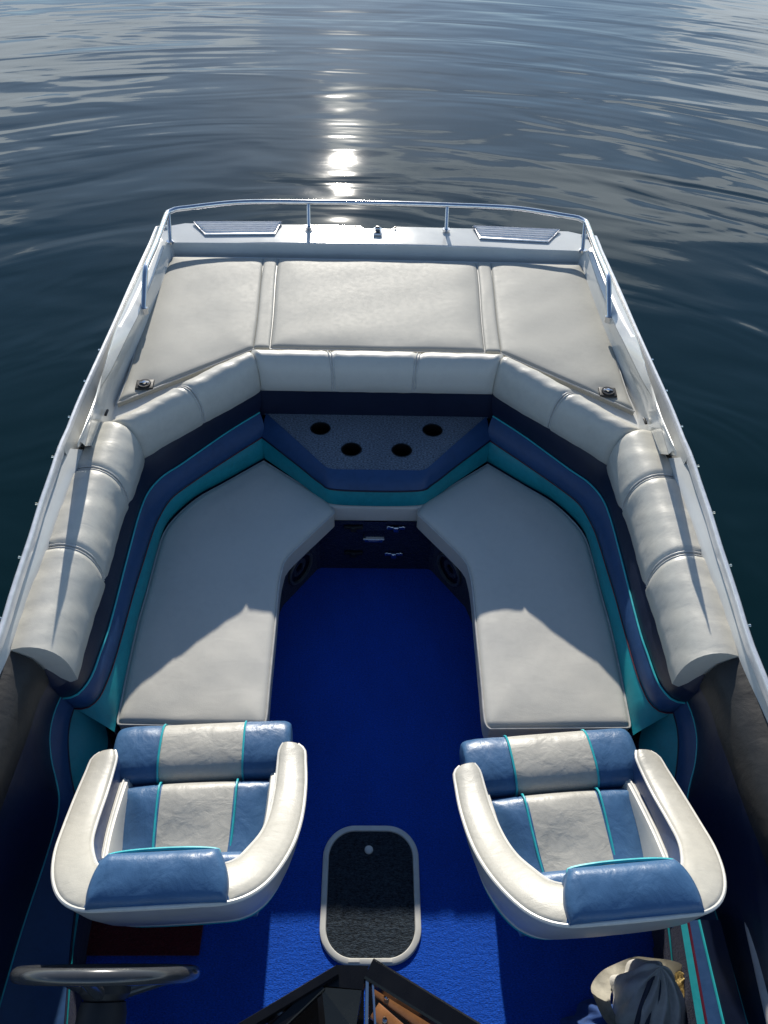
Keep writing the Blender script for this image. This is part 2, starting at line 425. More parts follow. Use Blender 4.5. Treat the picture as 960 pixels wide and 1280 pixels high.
# side deck (ledge) forward of the scoop --------------------------------------
LI = line([(75, 560, .835), (64, 596, .835), (52, 632, .835), (40, 672, .835), (25, 716, .835), (10, 763, .835), (0, 797, .835)])
LI = [(p[0]+.008, p[1], p[2]) for p in LI]+[(LI[-1][0]+.02, LI[-1][1]-.3, .835), (LI[-1][0]+.03, .3, .84), (LI[-1][0]+.12, -.4, .86)]
BO = line([(116, 556, .81), (103, 562, .805), (88, 604, .80), (70, 652, .80), (53, 700, .80), (34, 748, .80), (12, 812, .80)])
BO2 = BO[1:]+[(BO[-1][0]-.01, BO[-1][1]-.3, .80), (BO[-1][0]-.01, .3, .80), (BO[-1][0]+.1, -.4, .82)]
li = resample(LI, 60); bo = resample(BO2, 60)
y0 = li[0][1]
for s in (1, -1):
    f = (lambda q: q) if s == 1 else mir
    mb = MB()
    out0 = [(p[0]-.012, p[1], p[2]+.012) for p in li]
    mid_ = [mixp(a, b_, .5) for a, b_ in zip(li, bo)]; bi = [(p[0]+.012, p[1], p[2]-.05) for p in bo]
    mb.loft([f(q) for q in (out0, li, mid_, bo, bi)])
    # end wall facing the scoop
    e = [f(q)[0] for q in (out0, li, mid_, bo)]
    mb.loft([e, [(p[0], p[1]+.004, p[2]-.02) for p in e]])
    mb.build('side_deck', M['gel'], boat, sharp=40)
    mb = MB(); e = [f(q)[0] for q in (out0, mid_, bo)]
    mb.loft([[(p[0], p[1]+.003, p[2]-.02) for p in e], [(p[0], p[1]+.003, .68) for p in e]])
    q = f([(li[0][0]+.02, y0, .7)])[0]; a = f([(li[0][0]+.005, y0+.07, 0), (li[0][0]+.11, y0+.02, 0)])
    mb.build('scoop_dark_face', M['black'], boat)  # black sheet: its colour stands in for the darkness inside the scoop hole
    # hinged strut seen inside the scoop
    a, b_ = f([(li[0][0]+.012, y0+.10, .80), (li[0][0]+.06, y0+.012, .74)])
    mb = MB(); mb.tube([a, b_], .004, 6); mb.build('scoop_strut', M['black'], boat)

# ------------------------------------------------------------------ cockpit wall panels
ZS, ZR, ZC, ZB = .365, .45, .53, .63
S_ = line([(331, 572), (283, 599), (248, 618), (220, 641), (204, 662), (195, 691), (184, 733), (172, 775), (160, 830), (150, 880), (143, 915)], ZS)
R_ = line([(329, 545), (283, 574), (236, 605), (212, 624), (197, 648), (188, 670), (177, 705), (166, 740), (155, 780), (141, 828), (132, 852), (122, 872), (107, 884), (92, 885)], ZR)
C_ = line([(324, 515), (283, 540), (228, 578), (202, 595), (184, 615), (173, 641), (163, 677), (152, 719), (142, 758), (133, 790), (125, 812), (115, 840), (105, 857), (92, 869), (77, 872)], ZC)
B_ = line([(326, 489), (262, 526), (216, 553), (179, 573), (166, 616), (149, 652), (142, 680), (124, 744), (117, 758), (106, 799), (98, 822), (90, 845), (75, 858), (60, 860)], ZB)
def bend(a, b_, amt):
    out = []
    for p, q in zip(a, b_): out.append(((p[0]+q[0])/2*(1-amt), (p[1]+q[1])/2-amt*.3, (p[2]+q[2])/2))
    return out
nS = 70
def sub(q, z=None): return resample(q, nS)
s_, r_, c_, b_ = sub(S_), sub(R_), sub(C_), sub(B_)
sl = [(p[0], p[1], .20) for p in s_]
bt = [(p[0]-.03, p[1]+.01, .70) for p in b_]
for s in (1, -1):
    f = (lambda q: q) if s == 1 else mir
    def strip(name, a, b2, mat, amt=.012, parent=boat):
        mb = MB(); rows = []
        for t in (0, .12, .3, .5, .7, .88, 1):
            k = math.sin(math.pi*t)**.7*amt
            rows.append([(lambda p: (p[0]*(1-k/max(.5, abs(p[0]))), p[1]-k*.4, p[2]))(mixp(p, q, t)) for p, q in zip(a, b2)])
        mb.loft([f(q) for q in rows]); return mb.build(name, mat, parent)
    strip('teal_wall_panel', s_, r_, M['teal'])
    strip('blue_wall_panel', r_, c_, M['blue'])
    nv = strip('navy_wall_panel', c_, b_, M['navy'], .006)
    mb = MB(); mb.loft([f(sl), f(s_)]); mb.build('lower_liner', M['navy'], boat)
    mb = MB(); mb.loft([f(b_), f(bt)]); mb.build('upper_liner', M['navy'], boat)
    for q, mt, rad in ((r_, 'redp', .0024), (c_, 'cyan', .0035)):
        mb = MB(); mb.tube([(p[0]*.995, p[1]-.003, p[2]) for p in f(q)], rad, 8); mb.build('wall_piping', M[mt], boat)

# centre back panel and drinks tray --------------------------------------------
TZ = .50
tb = at(333, 517, TZ); tf = at(420, 587, TZ)
xb, ybk, xf, yfr = tb[0], tb[1], -.195, tf[1]
mb = MB()
tz = ((xb-.02, ybk+.01), (xf, yfr), (-xf, yfr), (-xb+.02, ybk+.01))
# top with four real holes: grid sheet with circular cut-outs
holes = []
for q in ((400, 535), (439, 562), (502, 563), (540, 539)):
    p = at(*q, TZ); holes.append((p[0], p[1]))
hx = (abs(holes[0][0])+holes[3][0])/2; hx2 = (abs(holes[1][0])+holes[2][0])/2
holes = [(-hx, (holes[0][1]+holes[3][1])/2), (-hx2, (holes[1][1]+holes[2][1])/2), (hx2, (holes[1][1]+holes[2][1])/2), (hx, (holes[0][1]+holes[3][1])/2)]
HR = .041
bm = bmesh.new()
def loopv(pts): 
    vs = [bm.verts.new((x, y, TZ)) for x, y in pts]
    return [bm.edges.new((vs[i], vs[(i+1) % len(vs)])) for i in range(len(vs))]
ed = loopv(tz)
for hx_, hy_ in holes: ed += loopv([(hx_+HR*math.cos(a*math.pi/16), hy_+HR*math.sin(a*math.pi/16)) for a in range(32)])
bmesh.ops.triangle_fill(bm, edges=ed, use_beauty=True)
bm.verts.index_update(); mb.add([v.co for v in bm.verts], [tuple(v.index for v in fc.verts) for fc in bm.faces]); bm.free()
tray = mb.build('drinks_tray', M['carpetgrey'], boat, smooth=False)
for h in holes:
    mb = MB(); mb.lathe([(HR+.003, TZ+.002), (HR+.001, TZ+.004), (HR-.002, TZ+.002), (HR-.004, TZ-.08), (.0001, TZ-.08)], 32, Matrix.Translation((h[0], h[1], 0)))
    mb.build('cup_holder', M['black'], tray)
e0 = [(xb-.02, ybk+.01, TZ), (xf, yfr, TZ), (-xf, yfr, TZ), (-xb+.02, ybk+.01, TZ)]
def tline(q, z):
    L_ = line(q, z); return L_+mir(L_)[::-1]
r0 = resample(tline([(327, 546), (372, 581), (400, 603), (422, 612)], ZR), 61)
t0 = resample(tline([(331, 573), (370, 600), (400, 622), (424, 631)], .375), 61)
e0 = resample([tb, ((tb[0]+xf)/2, (tb[1]+yfr)/2, TZ), (xf-.01, yfr+.008, TZ), (xf+.02, yfr, TZ), (0, yfr, TZ), (-xf-.02, yfr, TZ), (-xf+.01, yfr+.008, TZ), (-(tb[0]+xf)/2, (tb[1]+yfr)/2, TZ), (-tb[0], tb[1], TZ)], 61, smooth=False)
def strip2(name, rows, mat):
    mb = MB(); mb.loft(rows); return mb.build(name, mat, boat)
e1 = [(p[0], p[1]-.002, TZ+.004) for p in e0]; e2 = [mixp(a, q, .35, .014) for a, q in zip(e0, r0)]; e3 = [mixp(a, q, .75, .012) for a, q in zip(e0, r0)]
strip2('tray_blue_edge', [e0, e1, e2, e3, r0], M['blue'])
rm = [mixp(a, q, .5) for a, q in zip(r0, t0)]; rm = [(p[0]*1.0, p[1]-.008, p[2]) for p in rm]
strip2('tray_teal_edge', [r0, rm, t0], M['teal'])
mb = MB(); mb.tube([(p[0], p[1]-.003, p[2]) for p in r0], .0035, 8); mb.build('tray_piping', M['darkp'], boat)
yB = at(470, 493, .64)[1]
mb = MB(); X0 = .57
mb.loft([[(-X0, ybk+.0, TZ-.01), (X0, ybk+.0, TZ-.01)], [(-X0, ybk-.005, .58), (X0, ybk-.005, .58)], [(-X0, yB+.02, .66), (X0, yB+.02, .66)], [(-X0, yB+.1, .70), (X0, yB+.1, .70)]])
mb.build('back_navy_panel', M['navy'], boat)

# backrest bolsters ---------------------------------------------------------------
def bolster(O, L_, seams, name, f, over=.02, crown=.016, nb=80, ends=(True, True), mat='bolster', pw=.62, endr=.05):
    O = resample(O, nb+1); L_ = resample(L_, nb+1)
    mb = MB(); rows = []
    length = sum((Vector(O[i+1])-Vector(O[i])).length for i in range(nb))
    phis = [0, .06, .14, .24, .36, .48, .6, .7, .8, .9, 1.0]
    for ph in [-.18, -.08]+phis+[1.12, 1.2]:
        row = []
        for i, (o, l) in enumerate(zip(O, L_)):
            t = i/nb; g_ = 0
            for sm in seams: g_ += math.exp(-((t-sm)*length/.012)**2)
            d_end = min(t, 1-t)*length
            sq = 1 if d_end > endr or not ((ends[0] and t < .5) or (ends[1] and t > .5)) else math.sqrt(max(0, 1-(1-d_end/endr)**2))
            o = Vector(o); l = Vector(l); W_ = Vector((l.x-o.x, l.y-o.y, 0)); w = W_.length; n_ = W_/max(w, 1e-5)
            full_w = w+over
            if ph < 0: p = o+n_*(0.012*(ph+.18)/.18)+Vector((0, 0, ph*.25))
            elif ph <= 1:
                a = ph*math.pi/2
                hh = math.sin(a)**pw; vv = math.cos(a)**pw
                dz = o.z-l.z
                p = Vector((o.x, o.y, 0))+n_*full_w*hh+Vector((0, 0, l.z+.012+(dz-.012)*vv+crown*math.sin(math.pi*min(1, hh))**.8))
                wig = .0007*math.sin(t*length*41+ph*5)+.0005*math.sin(t*length*83+ph*9)
                cen = o.lerp(l, .5)+Vector((0, 0, -.03))
                p = cen+(p-cen)*(1-.10*g_)*(1+wig/.1)
                p = cen+(p-cen)*(.80+.20*sq)
            else: p = l+n_*(over*(1-(ph-1)/.2)-.01)+Vector((0, 0, -.004*(ph-1)/.2+.002))
            row.append(tuple(p))
        rows.append(row)
    mb.loft([f(q) for q in rows])
    for k in (0, -1):
        e = [f(q)[k] for q in rows]; mb.add(e, [tuple(range(len(e)))])
    ob = mb.build(name, M[mat], boat, sharp=70)
    for sm in seams:
        for dt in (-.006, .006):
            i = min(nb, max(0, round((sm+dt/length)*nb))); tt = (sm*nb+dt/length*nb); i0 = int(tt); w = tt-i0
            pth = [tuple(np.array(f(r)[i0])*(1-w)+np.array(f(r)[min(nb, i0+1)])*w) for r in rows[2:13]]
            m2 = MB(); m2.tube([(p[0], p[1], p[2]+.002) for p in pth], .0036, 8); m2.build('seam_piping', M['creamp' if mat == 'bolster' else 'creamp'], ob)
    return ob
BOs = line([(128, 524, .80), (116, 545, .80), (103, 566, .80), (88, 604, .80), (70, 652, .80), (53, 700, .80), (34, 748, .80), (13, 812, .80)])
BLs = line([(179, 573, ZB), (170, 603, ZB), (160, 630, ZB), (149, 655, ZB), (142, 680, ZB), (124, 744, ZB), (111, 783, ZB), (92, 852, ZB)])
BOd = line([(315, 438, .785), (275, 455, .785), (232, 477, .785), (190, 500, .785), (150, 521, .79), (131, 530, .79)])
BLd = line([(327, 489, ZB), (295, 508, ZB), (262, 526, ZB), (235, 542, ZB), (208, 557, ZB), (181, 574, ZB)])
for s in (1, -1):
    f = (lambda q: q) if s == 1 else mir
    bolster(BOs, BLs, (.26, .62), 'side_bolster', f, over=.015, endr=.035, ends=(True, False))
    bolster(BOd, BLd, (.52,), 'corner_bolster', f, over=.012, nb=60, endr=.03)
c0 = at(326, 441, .785); c1 = at(334, 492, .64)
O3 = [(-.545, at(470, 440, .785)[1]+.0, .785), (0, at(470, 440, .785)[1]+.005, .785), (.545, at(470, 440, .785)[1], .785)]
L3 = [(-.49, yB+.01, .64), (0, yB+.01, .64), (.49, yB+.01, .64)]
bolster(O3, L3, (.31, .66), 'rear_bolster', lambda q: q, over=.012, nb=60, endr=.02, mat='cream')

# seat bases, bulkhead, floor -----------------------------------------------------
base = [(-.24, 2.205, 0), (-.255, 2.195, 0), (-.390, 1.995, 0), (-.415, 1.9, 0), (-.415, 1.25, 0), (-.43, 1.235, 0), (-.84, 1.235, 0)]
for s in (1, -1):
    f = (lambda q: q) if s == 1 else mir
    up = [(p[0], p[1], .285) for p in base]
    mb = MB(); mb.loft([f(base), f(up)])
    mb.add(f([(-.05, 2.3, .285), (-.05, 2.21, .285)]+up+[(-.95, 1.235, .285), (-.95, 2.3, .285)]), [tuple(range(11))])
    sb = mb.build('seat_base', M['carpetnavy'], boat, sharp=20)
    # round speaker in the angled panel
    c = Vector(f([(-.320, 2.098, .13)])[0]); nrm = Vector((s*.829, -.559, 0)).normalized()
    X = Matrix.Translation(c) @ nrm.to_track_quat('Z', 'Y').to_matrix().to_4x4()
    mb = MB(); mb.lathe([(.078, 0), (.078, .010), (.074, .014), (.066, .012), (.064, .004)], 36, X)
    sp = mb.build('speaker', M['speakerrim'], boat)
    mb = MB(); mb.lathe([(.064, .004), (.050, .002), (.028, -.006), (.024, -.002), (.016, .004), (.0001, .006)], 36, X); mb.build('speaker_cone', M['gloss'], sp)
mb = MB(); mb.loft([[(-.26, 2.206, 0), (.26, 2.206, 0)], [(-.26, 2.225, .285), (.26, 2.225, .285)]])
mb.build('bulkhead', M['carpetnavy'], boat)
# grey filler under the tray
mb = MB(); mb.rbox((0, 2.30, .328), (.42, .15, .088), .012); mb.build('filler_cushion', M['cream'], boat)
# latches on the bulkhead
def bh(px, py):
    z = .28
    for _ in range(60):
        p = at(px, py, z)
        if p[1] > 2.205+z*.066: z += .002
        else: z -= .002
    # walk: find z where the ray meets the bulkhead
    best = min((abs(at(px, py, zz/500)[1]-(2.206+zz/500*.066)), zz/500) for zz in range(0, 150))[1]
    p = at(px, py, best); return p[0], 2.206+best*.066, best
for (px, py, mt) in ((442, 657, 'rubber'), (495, 657, 'chrome'), (442, 689, 'rubber'), (492, 690, 'chrome')):
    x, y, z = bh(px, py); mb = MB()
    mb.rbox((x, y-.009, z), (.080, .016, .016), .003); mb.rbox((x, y-.014, z-.006), (.026, .020, .030), .006)
    for dx in (-.03, .03): mb.rbox((x+dx, y-.011, z+.004), (.012, .012, .014), .004)
    mb.build('hold_down_clip', M[mt], boat)
x, y, z = bh(467, 670)
mb = MB(); mb.rbox((x, y-.006, z), (.080, .014, .06), .004); mb.rbox((x, y-.026, z+.028), (.090, .048, .006), .002)
pl = mb.build('pull_latch', M['chrome'], boat)
mb = MB(); mb.rbox((x, y-.013, z-.008), (.045, .006, .022), .004); mb.build('latch_finger', M['alu'], pl)
# floor
mb = MB(); mb.loft([[(-1.02, -1.6, 0), (1.02, -1.6, 0)], [(-1.02, 2.3, 0), (1.02, 2.3, 0)]])
mb.build('carpeted_floor', M['carpet'], boat, smooth=False)
# floor hatch
hc = (-.01, (at(463, 1034, 0)[1]+at(463, 1206, 0)[1])/2)
hw = .160; hl = (at(463, 1033, 0)[1]-at(463, 1208, 0)[1])/2
def sup(w, l, z, n=64, r=.105):
    pts = []
    for k in range(4):
        sx, sy = ((1, 1), (-1, 1), (-1, -1), (1, -1))[k]
        for j in range(n//4):
            a = (k+j/(n//4-1))*math.pi/2
            pts.append((hc[0]+sx*(w-r)+r*math.cos(a), hc[1]+sy*(l-r)+r*math.sin(a), z))
    return pts
mb = MB(); mb.loft([sup(hw, hl, .001), sup(hw-.001, hl-.001, .007), sup(hw-.004, hl-.004, .009, r=.101), sup(hw-.018, hl-.018, .009, r=.089), sup(hw-.020, hl-.020, .006, r=.087), sup(hw-.021, hl-.021, .001, r=.086)], closed=True)
hr = mb.build('floor_hatch', M['ring'], boat)
mb = MB(); q = sup(hw-.0205, hl-.0205, .005, r=.087); mb.add(q, [tuple(range(len(q)))]); mb.build('hatch_lid', M['hatchcarpet'], hr, smooth=False)
for dx in (-.05, .05):
    mb = MB(); mb.rbox((hc[0]+dx, hc[1]-hl+.013, .0105), (.035, .012, .003), .001); mb.build('hatch_hinge', M['white'], hr)
kx, ky, _ = at(461, 1063, 0)
mb = MB(); mb.lathe([(.0001, .012), (.008, .0115), (.013, .009), (.0145, .005)], 24, Matrix.Translation((kx, ky, 0))); mb.build('hatch_knob', M['ring'], hr)

# forward side panels ---------------------------------------------------------------
F1 = line([(8, 812, .80), (-20, 880, .80), (-60, 980, .80), (-120, 1120, .80), (-200, 1300, .80)])
F2 = line([(62, 852, .655), (48, 880, .66), (37, 915, .66), (22, 955, .66), (2, 1010, .66), (-40, 1120, .66), (-90, 1300, .66)])
F3 = line([(76, 871, .53), (67, 893, .50), (62, 920, .48), (64, 950, .46), (70, 975, .44), (74, 1000, .42), (70, 1030, .38), (55, 1080, .32), (25, 1170, .26), (-10, 1290, .26)])
F4 = line([(93, 884, .45), (87, 905, .42), (85, 930, .40), (88, 965, .37), (94, 1000, .34), (95, 1040, .30), (98, 1100, .24), (88.7, 1192, .192), (80.7, 1292, .192)])
F5 = line([(128, 896, .37), (135, 925, .30), (130, 960, .26), (130, 1000, .2), (128, 1050, .16), (108, 1100, .18), (89, 1192, .19), (81, 1292, .19)])
ff = [resample(q, 50) for q in (F1, F2, F3, F4, F5)]
ff.append([(p[0]-.01, p[1], 0) for p in ff[-1]])
for s in (1, -1):
    f = (lambda q: q) if s == 1 else mir
    for k, (nm, mt) in enumerate((('taupe_side_pad', 'taupe'), ('navy_side_panel', 'navy'), ('blue_side_panel', 'blue'), ('teal_side_panel', 'teal'), ('side_kick_panel', 'carpetnavy'))):
        mb = MB(); a, b2 = ff[k], ff[k+1]; rows = []
        for t in (0, .15, .4, .7, 1):
            kk = math.sin(math.pi*t)*(.03 if k == 0 else .008)
            rows.append([(lambda p: (p[0]+kk, p[1], p[2]+kk*.6))(mixp(p, q, t)) for p, q in zip(a, b2)])
        mb.loft([f(q) for q in rows]); mb.build(nm, M[mt], boat)
    for q, mt in ((ff[2], 'cyan'), (ff[3], 'darkp')):
        mb = MB(); mb.tube([(p[0]+s*0, p[1], p[2]+.002) for p in f(q)], .0032, 8); mb.build('panel_piping', M[mt], boat)

# dashboard ahead of the helm, windscreen frame --------------------------------------
mb = MB(); mb.rbox((-.62, -.02, .60), (.78, .34, .34), .05, 4, Matrix.Rotation(R(-14), 3, 'X'))
dash = mb.build('dashboard', M['black'], boat)
mb = MB(); mb.rbox((.66, -.10, .55), (.70, .30, .34), .05, 4); mb.build('glove_console', M['black'], boat)
# steering wheel
wc = Vector((-.580, .435, .765)); nrm = Vector((0, math.cos(R(14.8)), math.sin(R(14.8))))
X = Matrix.Translation(wc) @ nrm.to_track_quat('Z', 'Y').to_matrix().to_4x4()
ring = [X @ Vector((.178*math.cos(a*math.pi/32), .178*math.sin(a*math.pi/32), 0)) for a in range(64)]
sw = empty('steering_wheel', wc-boat.location, 0, boat)
mb = MB(); mb.tube(ring, .0155, 14, closed=True); mb.build('wheel_rim', M['wheel'], sw)
for a in (90, 210, 330):
    mb = MB(); p0 = X @ Vector((.035*math.cos(R(a)), .035*math.sin(R(a)), -.035)); p1 = X @ Vector((.178*math.cos(R(a)), .178*math.sin(R(a)), 0))
    mb.tube([p0, p1], [.014, .011], 10); mb.build('wheel_spoke', M['wheel'], sw)
mb = MB(); mb.lathe([(.0001, .0), (.035, -.003), (.05, -.012), (.052, -.035), (.04, -.05)], 28, X); mb.build('wheel_hub', M['taupe'], sw)
mb = MB(); mb.lathe([(.045, -.05), (.05, -.07), (.055, -.2), (.06, -.3)], 24, X); mb.build('steering_column', M['rubber'], sw)

# windscreen centre: black frame rising to the camera, wooden slats inside ----------
WZ = 1.18
def w(px, py, z=WZ): return Vector(at(px, py, z))
def bar(mb, a, b_, wdt, hgt, mi=0):
    a = Vector(a); b_ = Vector(b_); t = (b_-a).normalized(); sd = t.cross(Vector((0, 0, 1))).normalized(); u = sd.cross(t)
    rg = []
    for p in (a, b_):
        rg.append([p+sd*wdt*x+u*hgt*y for x, y in ((-.4, .5), (.4, .5), (.5, .4), (.5, -.4), (.4, -.5), (-.4, -.5), (-.5, -.4), (-.5, .4))])
    mb.loft(rg, closed=True, mi=mi, caps=True)
ws = empty('windscreen', (w(440, 1240)-boat.location), 0, boat)
mb = MB()
bar(mb, w(421, 1216), w(268, 1308), .016, .035); bar(mb, w(461, 1213), w(612, 1306), .034, .035)
mb.build('windscreen_frame', M['gloss'], ws)
# centre post: faceted wedge
mb = MB()
t = [w(420, 1206), w(461, 1207), w(453, 1237), w(403, 1232)]
lo = [w(415, 1210, 1.10), w(465, 1210, 1.10), w(455, 1240, 1.10), w(400, 1236, 1.10)]
t2 = [w(402, 1234), w(452, 1238), w(444, 1290, 1.13), w(408, 1290, 1.13)]
mb.add(t+lo, [(0, 1, 2, 3), (0, 4, 5, 1), (1, 5, 6, 2), (2, 6, 7, 3), (3, 7, 4, 0)])
mb.add(t2+[p-Vector((0, 0, .05)) for p in t2], [(0, 1, 2, 3), (0, 4, 5, 1), (1, 5, 6, 2), (2, 6, 7, 3), (3, 7, 4, 0)])
bar(mb, w(402, 1232), w(330, 1300), .018, .02)
mb.build('centre_post', M['gloss'], ws, smooth=False)
mb = MB(); bar(mb, w(459, 1226), w(458, 1300), .006, .02); bar(mb, w(466, 1232), w(470, 1300), .004, .02); mb.build('hinge_strip', M['chrome'], ws)
for (a, b2) in (((470, 1234), (560, 1300)), ((468, 1263), (510, 1300))):
    mb = MB(); bar(mb, w(*a, 1.12), w(*b2, 1.12), .026, .012); sl_ = mb.build('wooden_slat', M['wood'], ws)
    p = w(a[0]+13, a[1]+12, 1.127); mb = MB(); mb.lathe([(.0001, .003), (.004, .002), (.005, 0)], 12, Matrix.Translation(p)); mb.build('screw', M['chrome'], sl_)
for nm, q in (('helm_side_panel', [w(425, 1225, 1.07), w(455, 1232, 1.07), w(455, 1330, 1.07), w(250, 1330, 1.07)]), ('walkway_side_panel', [w(460, 1222, 1.07), w(640, 1330, 1.07), w(458, 1330, 1.07)])):
    n_ = len(q); mb = MB(); mb.add(q+[p-Vector((0, 0, .02)) for p in q], [tuple(range(n_)), tuple(range(n_, 2*n_))[::-1]]+[(k, (k+1) % n_, (k+1) % n_+n_, k+n_) for k in range(n_)])
    mb.build(nm, M['gloss'], ws, smooth=False)
mb = MB(); q = [w(396, 1238, 1.125), w(340, 1272, 1.125), w(300, 1320, 1.125), w(402, 1320, 1.125)]
mb.add(q+[p-Vector((0, 0, .005)) for p in q], [(0, 1, 2, 3), (7, 6, 5, 4), (0, 4, 5, 1), (1, 5, 6, 2), (2, 6, 7, 3), (3, 7, 4, 0)]); mb.build('windscreen_pane', M['glass'], ws, smooth=False)
mb = MB(); p = w(345, 1272, 1.135); mb.tube([w(352, 1258, 1.135), w(356, 1290, 1.135)], .006, 8); mb.tube([w(340, 1262, 1.14), w(356, 1268, 1.14)], .003, 8); mb.build('windscreen_catch', M['chrome'], ws)

# ------------------------------------------------------------------ bench cushions
IN = line([(331, 572, .38), (414, 632, .38), (414.5, 643, .38), (352, 690, .38), (346, 702, .38), (343, 740, .38), (330, 903, .38)])
# inner edge: cushion tip by the tray, diagonal, then straight along the aisle
inner = [(-.200, 2.262, .38), (-.172, 2.20, .38), (-.185, 2.175, .38), (-.335, 1.965, .38), (-.358, 1.90, .38), (-.365, 1.80, .38), (-.362, 1.60, .38), (-.360, 1.40, .38), (-.358, 1.255, .38), (-.372, 1.228, .38)]
outer = [at(331, 574, .38)]+line([(283, 601), (249, 620), (222, 643), (206, 664), (197, 692), (186, 734), (174, 776), (162, 830), (152, 880), (148, 903)], .38)
outer = [(p[0]-.006, p[1], p[2]) for p in outer]+[(-.822, 1.235, .38)]
for s, lab in ((1, 'long grey-white bench cushion left of the blue aisle'), (-1, 'long grey-white bench cushion right of the blue aisle')):
    f = (lambda q: q) if s == 1 else mir
    root = empty('bench_cushion', (-s*.6, 1.75, .285))
    tag(root, lab, 'cushion', 'bench cushions on either side of the aisle')
    mb = MB(); lp = pad(mb, f(outer), f(inner), .375, .088, r=.018, puff=.008, pr=.10, nu=26, nv=48, wob=.0012, seed=s+3)
    mb.build('cushion_body', M['cream'], root, sharp=75)
    k = [(x, y, .367) for x, y, z in lp]
    # welt just inside the top edge
    mb = MB(); mb.tube(k, .0038, 6, closed=True); mb.build('edge_piping', M['creamp'], root)

# ------------------------------------------------------------------ sun pad
SZ = .765
sp_root = empty('sun_pad', (0, 3.2, .70))
tag(sp_root, 'wide cream vinyl sunbathing pad in three panels on the stern', 'sun pad')
la = line([(214, 323), (206, 337), (193, 367), (180, 399), (166, 447), (153, 486), (146, 502)], SZ)
lb = line([(330, 322), (327, 350), (323, 395), (318, 432)], SZ)
lb2 = line([(333, 322), (329, 350), (325, 395), (320, 434)], SZ)
rb1 = line([(344, 322), (341, 350), (338, 395), (334, 434)], SZ)
pl_ = at(181, 481, SZ)
ym = at(338, 322, SZ)[1]; yn = at(327, 434, SZ)[1]
def fx(q, ya=None, yb_=None):
    q = list(q); q[0] = (q[0][0], ya or q[0][1], SZ); q[-1] = (q[-1][0], yb_ or q[-1][1], SZ); return q
for s in (1, -1):
    f = (lambda q: q) if s == 1 else mir
    mb = MB(); lp = pad(mb, f(fx(la, ym-.005)), f(fx(lb, ym, yn)), SZ, .028, r=.014, puff=.010, pr=.12, nu=26, nv=30, dents=((-pl_[0] if s == -1 else pl_[0], pl_[1], .05, .012),), wob=.0009, seed=5+s)
    p1 = mb.build('pad_panel', M['sunpad'], sp_root, sharp=75)
    mb = MB(); mb.tube([(x, y, SZ-.008) for x, y, z in lp], .0035, 6, closed=True); mb.build('edge_piping', M['creamp'], p1)
    mb = MB(); pad(mb, [(p[0]-s*.010, p[1], p[2]) for p in f(fx(lb2, ym, yn))], [(p[0]+s*.010, p[1], p[2]) for p in f(fx(rb1, ym, yn))], SZ+.001, .03, r=.006, puff=.003, pr=.02, nu=12, nv=30, wob=.001, seed=2)
    mb.build('pad_seam_strip', M['sunpad'], sp_root, sharp=75)
    # turn-button latch
    x = -pl_[0] if s == -1 else pl_[0]; y = pl_[1]; z = SZ-.001
    rt = Matrix.Rotation(R(4*s), 3, 'Z')
    mb = MB(); mb.rbox((x, y, z+.002), (.070, .060, .008), .004, rot=rt); lt = mb.build('pad_latch', M['taupe'], sp_root)
    mb = MB(); mb.lathe([(.026, z+.006), (.025, z+.011), (.012, z+.010), (.008, z+.012), (.0001, z+.012)], 28, Matrix.Translation((x, y, 0))); mb.build('latch_dial', M['black'], lt)
    mb = MB(); mb.lathe([(.0085, z+.012), (.007, z+.0165), (.0001, z+.017)], 20, Matrix.Translation((x, y, 0))); mb.rbox((x, y, z+.0135), (.036, .006, .003), .001, rot=rt); mb.build('latch_button', M['chrome'], lt)
ca = fx(line([(347, 322), (344, 350), (341, 395), (337, 434)], SZ), ym, yn-.0); cb_ = mir(ca)
mb = MB(); lp = pad(mb, ca, cb_, SZ, .028, r=.014, puff=.012, pr=.14, nu=30, nv=26, wob=.0011, seed=9)
p1 = mb.build('pad_panel', M['sunpad'], sp_root, sharp=75)
mb = MB(); mb.tube([(x, y, SZ-.008) for x, y, z in lp], .0035, 6, closed=True); mb.build('edge_piping', M['creamp'], p1)
# engine hatch under the pad (part of the boat)
mb = MB()
u = [(-1.10, 3.62), (-1.12, 3.2), (-1.1, 2.35), (-.98, 2.30), (-.53, 2.72), (.53, 2.72), (.98, 2.30), (1.1, 2.35), (1.12, 3.2), (1.10, 3.62)]
yfz = yf-.01
u = [(x, min(y, yfz)) for x, y in u]
mb.add([(x, y, .737) for x, y in u]+[(x, y, .60) for x, y in u], [tuple(range(10))]+[(i, (i+1) % 10, (i+1) % 10+10, i+10) for i in range(10)])
mb.build('engine_cover', M['gelroll'], boat, smooth=False)

